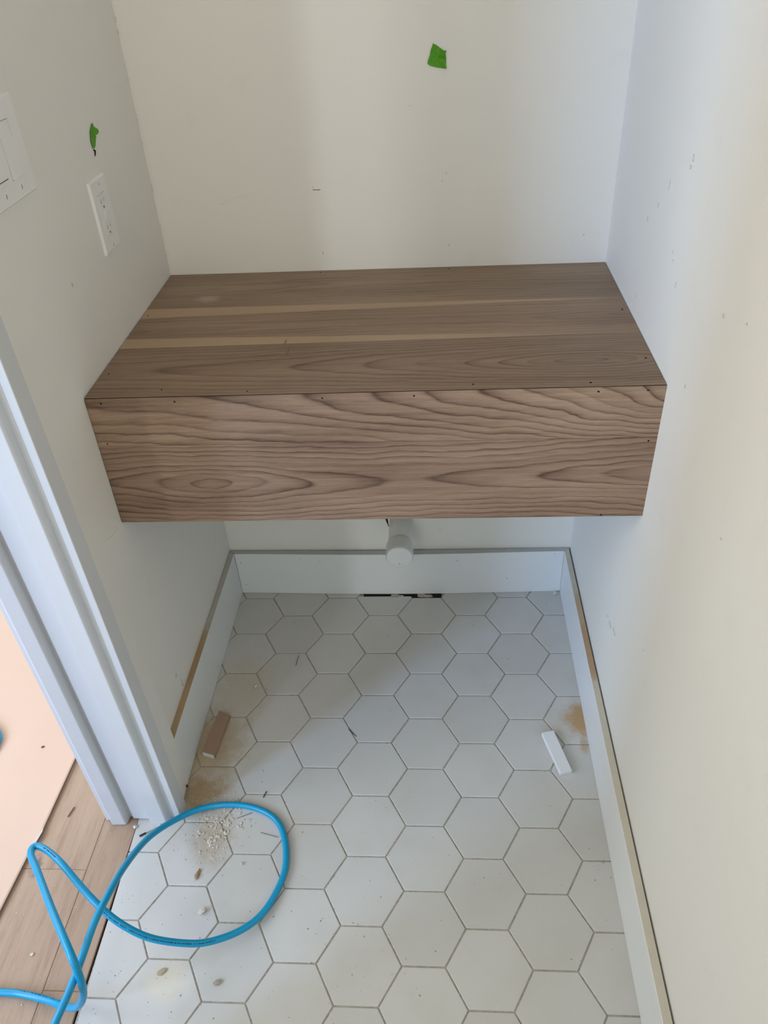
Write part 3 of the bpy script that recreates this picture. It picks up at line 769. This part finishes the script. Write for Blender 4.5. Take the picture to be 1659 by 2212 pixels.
# dab of grey marking beside the upper screw
bm = bmesh.new(); blobpoly(bm, on_wall(oc+0.014, zc+0.0435, PT), (0,-1,0), (0,0,1), 0.0020, 0.0022, 8, 0.5, 0.0003, 0.0002)
child_local(obj('smudge', bm, SMUDGE), ou)

# ------------------------------------------------------------------ green tape
bm = bmesh.new()
pts = [(0.0368,1.2815),(0.0425,1.2788),(0.0510,1.2728),(0.0555,1.2700),(0.0600,1.2700),(0.0581,1.2655),(0.0594,1.2560),(0.0592,1.2480),(0.0602,1.2425),(0.0500,1.2437),(0.0403,1.2455),(0.0310,1.2480),(0.0268,1.2515),(0.0280,1.2560),(0.0312,1.2640),(0.0330,1.2720),(0.0352,1.2760)]
cx, cz = 0.0445, 1.2590
def sheet(bm, ring3, centre3, nrm, th=0.0003):
    c = bm.verts.new(centre3); r = [bm.verts.new(p) for p in ring3]
    for i in range(len(r)): bm.faces.new((c, r[i], r[(i+1)%len(r)]))
    bmesh.ops.subdivide_edges(bm, edges=bm.edges[:], cuts=2, use_grid_fill=True)
    for v in bm.verts: v.co += Vector(nrm)*0.0007*(noise.noise(v.co*130) + 0.3)
    bmesh.ops.recalc_face_normals(bm, faces=bm.faces)
    bmesh.ops.solidify(bm, geom=bm.faces[:], thickness=th)
ring = []
for x, z in pts:
    lift = 0.0012 + (0.004 if (x > 0.052 and z > 1.262) else 0) + (0.003 if x > 0.055 and z < 1.246 else 0)
    ring.append((x, bw(x, z) - lift, z))
sheet(bm, ring, (cx, bw(cx, cz)-0.0010, cz), (0, -1, 0))
tag(obj('tape_scrap', bm, TAPE), 'small four-sided scrap of green tape stuck on the back wall', 'tape')
bm = bmesh.new()
pts = [(-0.2152,1.2230),(-0.2120,1.2165),(-0.2020,1.2105),(-0.2015,1.2067),(-0.2080,1.2052),(-0.2150,1.2045),(-0.2128,1.2020),(-0.2165,1.1994),(-0.2190,1.1950),(-0.2255,1.1910),(-0.2330,1.1882),(-0.2375,1.1900),(-0.2385,1.2005),(-0.2325,1.2129),(-0.2215,1.2200)]
ring = [(lw(y, z) + 0.0012 + (0.002 if y > -0.21 else 0), y, z) for y, z in pts]
sheet(bm, ring, (lw(-0.223, 1.2045)+0.0010, -0.223, 1.2045), (1, 0, 0))
tag(obj('tape_scrap', bm, TAPE), 'thin torn sliver of green tape on the left wall above the outlet', 'tape')
# black screw tip sticking out of the wall below the sliver
bm = bmesh.new(); tube(bm, [(lw(-0.233,1.1865)-0.002, -0.2320, 1.1872), (lw(-0.233,1.1865)+0.0022, -0.2330, 1.1850), (lw(-0.233,1.18)+0.0012, -0.2335, 1.1800), (lw(-0.233,1.176)-0.0006, -0.2345, 1.1765)], lambda t: 0.0017*(1-0.65*t), 8)
obj('wall_hole', bm, HOLE, wall_left)

# ------------------------------------------------------------------ blue air hose
HP = [(-1.50,-0.22,.0078),(-1.32,-0.30,.0078),(-1.14,-0.40,.0078),(-1.010,-0.475,.0078),(-0.981,-0.522,.0078),(-1.003,-0.580,.0078),(-1.11,-0.70,.0078),(-1.15,-0.83,.0078),(-1.10,-0.95,.0078),(-0.97,-1.015,.0078),(-0.84,-1.030,.0078),
(-0.7406,-1.0289,0.0060),(-0.7019,-1.0306,0.0060),(-0.6588,-1.0388,0.0120),(-0.6165,-1.0515,0.0250),(-0.5811,-1.0642,0.0500),(-0.5534,-1.0714,0.0900),(-0.5371,-1.0701,0.1300),(-0.5341,-1.0618,0.1700),(-0.5506,-1.0372,0.2000),(-0.6129,-0.9662,0.1900),(-0.6737,-0.8946,0.1700),(-0.7036,-0.8603,0.1600),(-0.7050,-0.8428,0.1550),(-0.6838,-0.8477,0.1550),(-0.6433,-0.8736,0.1600),(-0.5996,-0.9074,0.1500),(-0.5536,-0.9398,0.1400),(-0.5161,-0.9583,0.1200),(-0.4722,-0.9669,0.0900),(-0.4230,-0.9620,0.0600),(-0.3801,-0.9508,0.0400),(-0.3312,-0.9211,0.0200),(-0.2969,-0.8828,0.0100),(-0.2755,-0.8285,0.0060),(-0.2708,-0.7828,0.0060),(-0.2852,-0.7253,0.0060),(-0.3119,-0.6904,0.0060),(-0.3543,-0.6703,0.0060),(-0.4047,-0.6638,0.0060),(-0.4607,-0.6745,0.0100),(-0.5051,-0.7131,0.0300),(-0.5343,-0.7758,0.0700),(-0.5364,-0.8625,0.1300),(-0.5315,-0.9317,0.1700),(-0.5350,-0.9820,0.1800),(-0.5406,-1.0279,0.1700),(-0.5474,-1.0782,0.1600),(-0.5575,-1.1208,0.1500),
(-0.585,-1.20,.11),(-0.63,-1.30,.05),(-0.70,-1.40,.0065),(-0.85,-1.55,.0062)]
path = catmull(HP, 10)
for _ in range(4):
    path = [path[0]] + [(path[i-1] + path[i]*2 + path[i+1])/4 for i in range(1, len(path)-1)] + [path[-1]]
HR = 0.0062
bm = bmesh.new(); tube(bm, path, HR, 16)
hose = tag(obj('air_hose', bm, HOSE, None, True), 'bright blue air hose looped across the hall floor and white tiles', 'hose')
# worn black print along the hose (unreadable at this size)
bm = bmesh.new(); rr = random.Random(9)
cp_ = Vector((0.0384, -1.5418, 1.4543))
def print_run(i0, i1, phase, dens=0.8):
    for i in range(i0, i1):
        a, b = path[i], path[i+1]; t = (b-a); ln = t.length; t.normalize()
        side = t.cross(Vector((0, 0, 1))).normalized(); upv = side.cross(t).normalized()
        nr = (upv*math.cos(phase) + side*math.sin(phase)).normalized(); tn = t.cross(nr).normalized()
        s = 0.0
        while s < ln:
            w = rr.uniform(0.0006, 0.0016)
            if rr.random() < dens:
                h = rr.uniform(0.0010, 0.0019); c0 = a + t*s
                pts_ = [c0 + nr*(HR+0.00012) + tn*(-h/2), c0 + t*w*0.7 + nr*(HR+0.00012) + tn*(-h/2), c0 + t*w*0.7 + nr*(HR+0.00012) + tn*(h/2), c0 + nr*(HR+0.00012) + tn*(h/2)]
                lo = [p - nr*0.0006 for p in pts_]
                va = [bm.verts.new(p) for p in lo]; vb = [bm.verts.new(p) for p in pts_]
                bm.faces.new(vb)
                for k in range(4): bm.faces.new((va[k], va[(k+1)%4], vb[(k+1)%4], vb[k]))
            s += w
def near(p): return min(range(len(path)), key=lambda i: (path[i]-Vector(p)).length)
i1 = near((-0.6838,-0.8477,0.155)); i2 = near((-0.655,-0.866,0.16))
print_run(i1, i2+1, 0.1, 0.7)
i3 = near((-0.545,-0.946,0.135)); i4 = near((-0.37,-0.946,0.036))
print_run(i3, i4, 0.55, 0.75)
i5 = near((-0.70,-1.031,0.006)); i6 = near((-0.60,-1.058,0.035))
print_run(i5, i6, -0.5, 0.45)
stuff(obj('hose_print', bm, PRINT, hose))

# ------------------------------------------------------------------ offcuts on the tiles
def offcut(name, corners, z0, z1, m, label, cat, m2=None, layers=False):
    bm = bmesh.new()
    v, fs = hexa(bm, [(x, y, z0) for x, y in corners] + [(x, y, z1) for x, y in corners])
    bevel(bm, 0.0009, 1)
    o = obj(name, bm, m); return tag(o, label, cat)
# left: tan offcut of layered board, slightly wedge shaped
lo = offcut('wood_offcut', [(-0.4958,-0.5415),(-0.4667,-0.5500),(-0.4550,-0.4408),(-0.4825,-0.4279)], 0.0002, 0.0125, TANBLOCK,
            'tan layered wood offcut lying on the dusty tiles beside the left baseboard', 'offcut')
bm = bmesh.new()
d = (Vector((-0.4667,-0.5500,0)) - Vector((-0.4958,-0.5415,0))); nn = Vector((d.y, -d.x, 0)).normalized()
for k, (za, zb_) in enumerate(((0.0006, 0.0040), (0.0046, 0.0078), (0.0084, 0.0121))):
    p0 = Vector((-0.4958,-0.5415,0)) + d*0.04; p1 = Vector((-0.4958,-0.5415,0)) + d*0.96
    o1 = nn*0.0006; i_ = -nn*0.002
    hexa(bm, [tuple((p0+o1).xy)+(za,), tuple((p1+o1).xy)+(za,), tuple((p1+i_).xy)+(za,), tuple((p0+i_).xy)+(za,),
              tuple((p0+o1).xy)+(zb_,), tuple((p1+o1).xy)+(zb_,), tuple((p1+i_).xy)+(zb_,), tuple((p0+i_).xy)+(zb_,)])
e = obj('painted_end', bm, WHITEBLOCK, lo); e['label'] = 'white end of the offcut with stacked layers'
ro = offcut('wood_offcut', [(0.2844,-0.5825),(0.3102,-0.5766),(0.2841,-0.4751),(0.2570,-0.4815)], 0.0002, 0.0120, WHITEBLOCK,
            'white painted wood offcut lying on clean tiles near the right baseboard', 'offcut')

# ------------------------------------------------------------------ debris
def one_chip(name, c, r, flat, rot, st, m, label, cat='debris', seed=1, z=0.0):
    rr = random.Random(seed); bm = bmesh.new(); chip(bm, (c[0], c[1], z), r, flat, rot, st, rr)
    return tag(obj(name, bm, m), label, cat)
one_chip('plaster_chip', (-0.4155,-0.8828), 0.0062, 0.75, 1.1, 1.5, CHIPW, 'white plaster chip on the tile inside the blue hose loop', seed=2)
one_chip('wood_chip', (-0.4420,-0.8111), 0.0052, 0.45, 1.4, 2.2, CHIPB, 'long brown wood chip on the tile inside the blue hose loop', seed=3)
one_chip('debris_chip', (-0.3598,-1.0008), 0.0050, 0.6, 0.7, 1.6, mat_plain('grey_chip', (160,148,134), 0.8, 0.1, 12, 200), 'grey-brown chip on the tile just below the hose loop', seed=4)
one_chip('glue_crumb', (-0.4634,-0.9866), 0.0050, 0.35, 0.6, 1.7, mat_plain('yellow_crumb', (172,160,134), 0.8, 0.1, 14, 200), 'flat yellowish crumb on the tile left of the grey-brown chip', seed=5)
one_chip('plaster_chip', (-0.3584,-0.7880), 0.0030, 0.8, 0.3, 1.1, CHIPW, 'tiny white round plaster crumb at the right inside the hose loop', seed=6)
one_chip('plaster_chip', (-0.4118,-0.3465), 0.0055, 0.7, 0.3, 1.1, CHIPW, 'white crumb on the dusty tiles beyond the tan offcut', seed=7)
one_chip('plaster_chip', (0.3430,-0.0290), 0.0055, 0.8, 1.0, 1.4, CHIPW, 'white crumb in the far right corner against the baseboards', seed=8)
one_chip('wood_chip', (-0.5105,-0.6215), 0.0028, 2.0, 0.3, 1.2, mat_plain('brown_fleck', (104, 80, 58), 0.8, 0.1, 10), 'brown splinter standing against the foot of the left wall return', seed=9)
one_chip('plaster_chip', (-0.5972,-0.7145), 0.0045, 0.6, 0.2, 1.3, CHIPW, 'white crumb on the seam where tile meets wood at the trim', seed=10, z=-0.001)
def stick(name, a, b, r, m, label, cat='nail', bend=0.0):
    bm = bmesh.new(); A = Vector(a); B = Vector(b); mid = (A+B)/2 + Vector((0, 0, bend))
    tube(bm, [A, (A+mid)/2, mid, (B+mid)/2, B], r, 6)
    return tag(obj(name, bm, m), label, cat)
stick('brad_nail', (-0.3883,-0.6913,0.0008), (-0.3587,-0.6783,0.0008), 0.0006, METAL, 'thin grey brad nail slanting under the top of the hose loop')
stick('brad_nail', (-0.3333,-0.7218,0.0008), (-0.2965,-0.7311,0.0008), 0.0006, METAL, 'thin grey brad nail touching the right side of the hose loop')
stick('brad_nail', (-0.3414,-0.6430,0.0012), (-0.3370,-0.6290,0.0012), 0.0010, DARK, 'short dark nail on the tiles just beyond the hose loop')
stick('brad_nail', (-0.3235,-0.2807,0.0009), (-0.3205,-0.2480,0.0009), 0.0007, METAL, 'thin dark nail on the far tiles under the walnut box')
stick('brad_nail', (-0.4353,-0.6649,0.0012), (-0.4310,-0.6545,0.0012), 0.0009, DARK, 'tiny dark nail peeking out at the top edge of the hose')
stick('dark_splinter', (-0.1753,-0.4680,0.0006), (-0.1560,-0.4885,0.0006), 0.0008, DARK, 'thin dark splinter lying in a joint at the middle of the floor', 'splinter')
stick('wood_splinter', (-0.7486,-0.6944,0.0010), (-0.7430,-0.6720,0.0012), 0.0011, mat_plain('brown_splinter', (96, 72, 52), 0.8, 0.1, 10), 'brown splinter on the hall planks beside the paper', 'splinter')
st = stick('torn_strip', (-0.5806,-0.7344,0.0014), (-0.5440,-0.7110,0.0014), 0.0012, mat_plain('grey_strip', (150,148,144), 0.7, 0.2, 10), 'grey strip with a dark tip on the tile at the foot of the door trim', 'debris')
bm = bmesh.new(); tube(bm, [(-0.5815,-0.7350,0.0022), (-0.5700,-0.7275,0.0022)], 0.0019, 6); obj('dark_tip', bm, DARK, st)
bm = bmesh.new(); rr = random.Random(4); chip(bm, (-0.5455,-0.7110,0.0004), 0.0042, 0.6, 0.4, 1.2, rr)
obj('white_end', bm, CHIPW, st)

# dried plaster dust and crumbs nobody could count
def crumbs(bm, spots, mi, seed, rmin=0.0005, rmax=0.0020):
    rr = random.Random(seed)
    for (cx, cy, sx, sy, n) in spots:
        k = 0; tries = 0
        while k < n and tries < n*20:
            tries += 1
            x = rr.gauss(cx, sx); y = rr.gauss(cy, sy)
            if y > -0.03 or x > 0.352: continue
            if y > -0.62 and x < -0.505: continue
            if -0.72 < y <= -0.62 and x < -0.500: continue
            if x < -0.586: continue
            r = rmin + (rmax-rmin)*rr.random()**4
            nf = len(bm.faces)
            chip(bm, (x, y, -0.0003), r, rr.uniform(0.3, 0.6), rr.random()*PI, rr.uniform(1, 1.9), rr); k += 1
            bm.faces.ensure_lookup_table()
            for q in range(nf, len(bm.faces)): bm.faces[q].material_index = mi
bm = bmesh.new()
rc_ = random.Random(77)
clumps = [(rc_.gauss(-0.425, 0.022), rc_.gauss(-0.700, 0.030), 0.0035, 0.004, rc_.randint(5, 14)) for _ in range(40)]
crumbs(bm, clumps, 0, 13, 0.0006, 0.0030)
crumbs(bm, [(-0.428,-0.700,0.024,0.030,230), (-0.43,-0.745,0.035,0.035,110), (-0.46,-0.655,0.025,0.012,60), (-0.40,-0.655,0.03,0.010,50),
       (-0.44,-0.33,0.05,0.06,60), (-0.43,-0.40,0.02,0.06,30), (-0.36,-0.60,0.04,0.03,30), (-0.50,-0.50,0.01,0.05,30), (-0.25,-0.28,0.12,0.10,30), (0.338,-0.034,0.012,0.006,14), (-0.35,-0.10,0.12,0.05,30), (0.1,-0.12,0.15,0.06,24)], 0, 11)
crumbs(bm, [(-0.43,-0.73,0.03,0.04,80), (-0.49,-0.63,0.02,0.02,40), (-0.40,-0.10,0.08,0.05,22), (-0.2,-0.10,0.2,0.05,16), (0.2,-0.08,0.1,0.04,10), (-0.3,-0.9,0.16,0.12,60), (-0.1,-0.8,0.25,0.15,50),
       (0.25,-0.6,0.06,0.25,26), (0.335,-0.78,0.012,0.02,14), (-0.5,-0.85,0.05,0.1,36), (-0.46,-1.0,0.05,0.06,20), (-0.1,-0.95,0.08,0.05,20), (-0.45,-0.35,0.04,0.08,20), (0.0,-0.4,0.2,0.15,26), (-0.55,-0.95,0.02,0.1,16)], 1, 12, 0.0005, 0.0012)
stuff(tag(obj('debris_crumbs', bm, [CHIPW, CHIPB]), 'scatter of plaster and wood crumbs, thickest on the tile under the hose loop', 'debris'))
bm = bmesh.new(); rr = random.Random(21)
for k in range(55):
    x = rr.uniform(-0.78, -0.61); y = rr.uniform(-1.12, -0.66)
    if x < -0.80 + (y+0.9)*0.05 + 0.02: continue
    chip(bm, (x, y, -0.0012), rr.uniform(0.0004, 0.0011), 0.5, rr.random()*PI, rr.uniform(1, 2), rr)
stuff(tag(obj('plaster_crumbs', bm, CHIPW), 'scatter of pale crumbs on the wooden hall planks', 'debris'))
one_chip('plaster_chip', (-0.7120,-0.9640), 0.0026, 0.5, 0.1, 1.6, CHIPW, 'whitish oval crumb on the hall planks between the hose strands', seed=15, z=-0.0012)
one_chip('debris_chip', (-0.873,-0.525), 0.0035, 0.5, 0.1, 1.2, mat_plain('brown_crumb', (120, 80, 70), 0.8, 0.1, 10), 'small red-brown crumb on the tan paper beside the door trim', seed=16, z=0.0016)
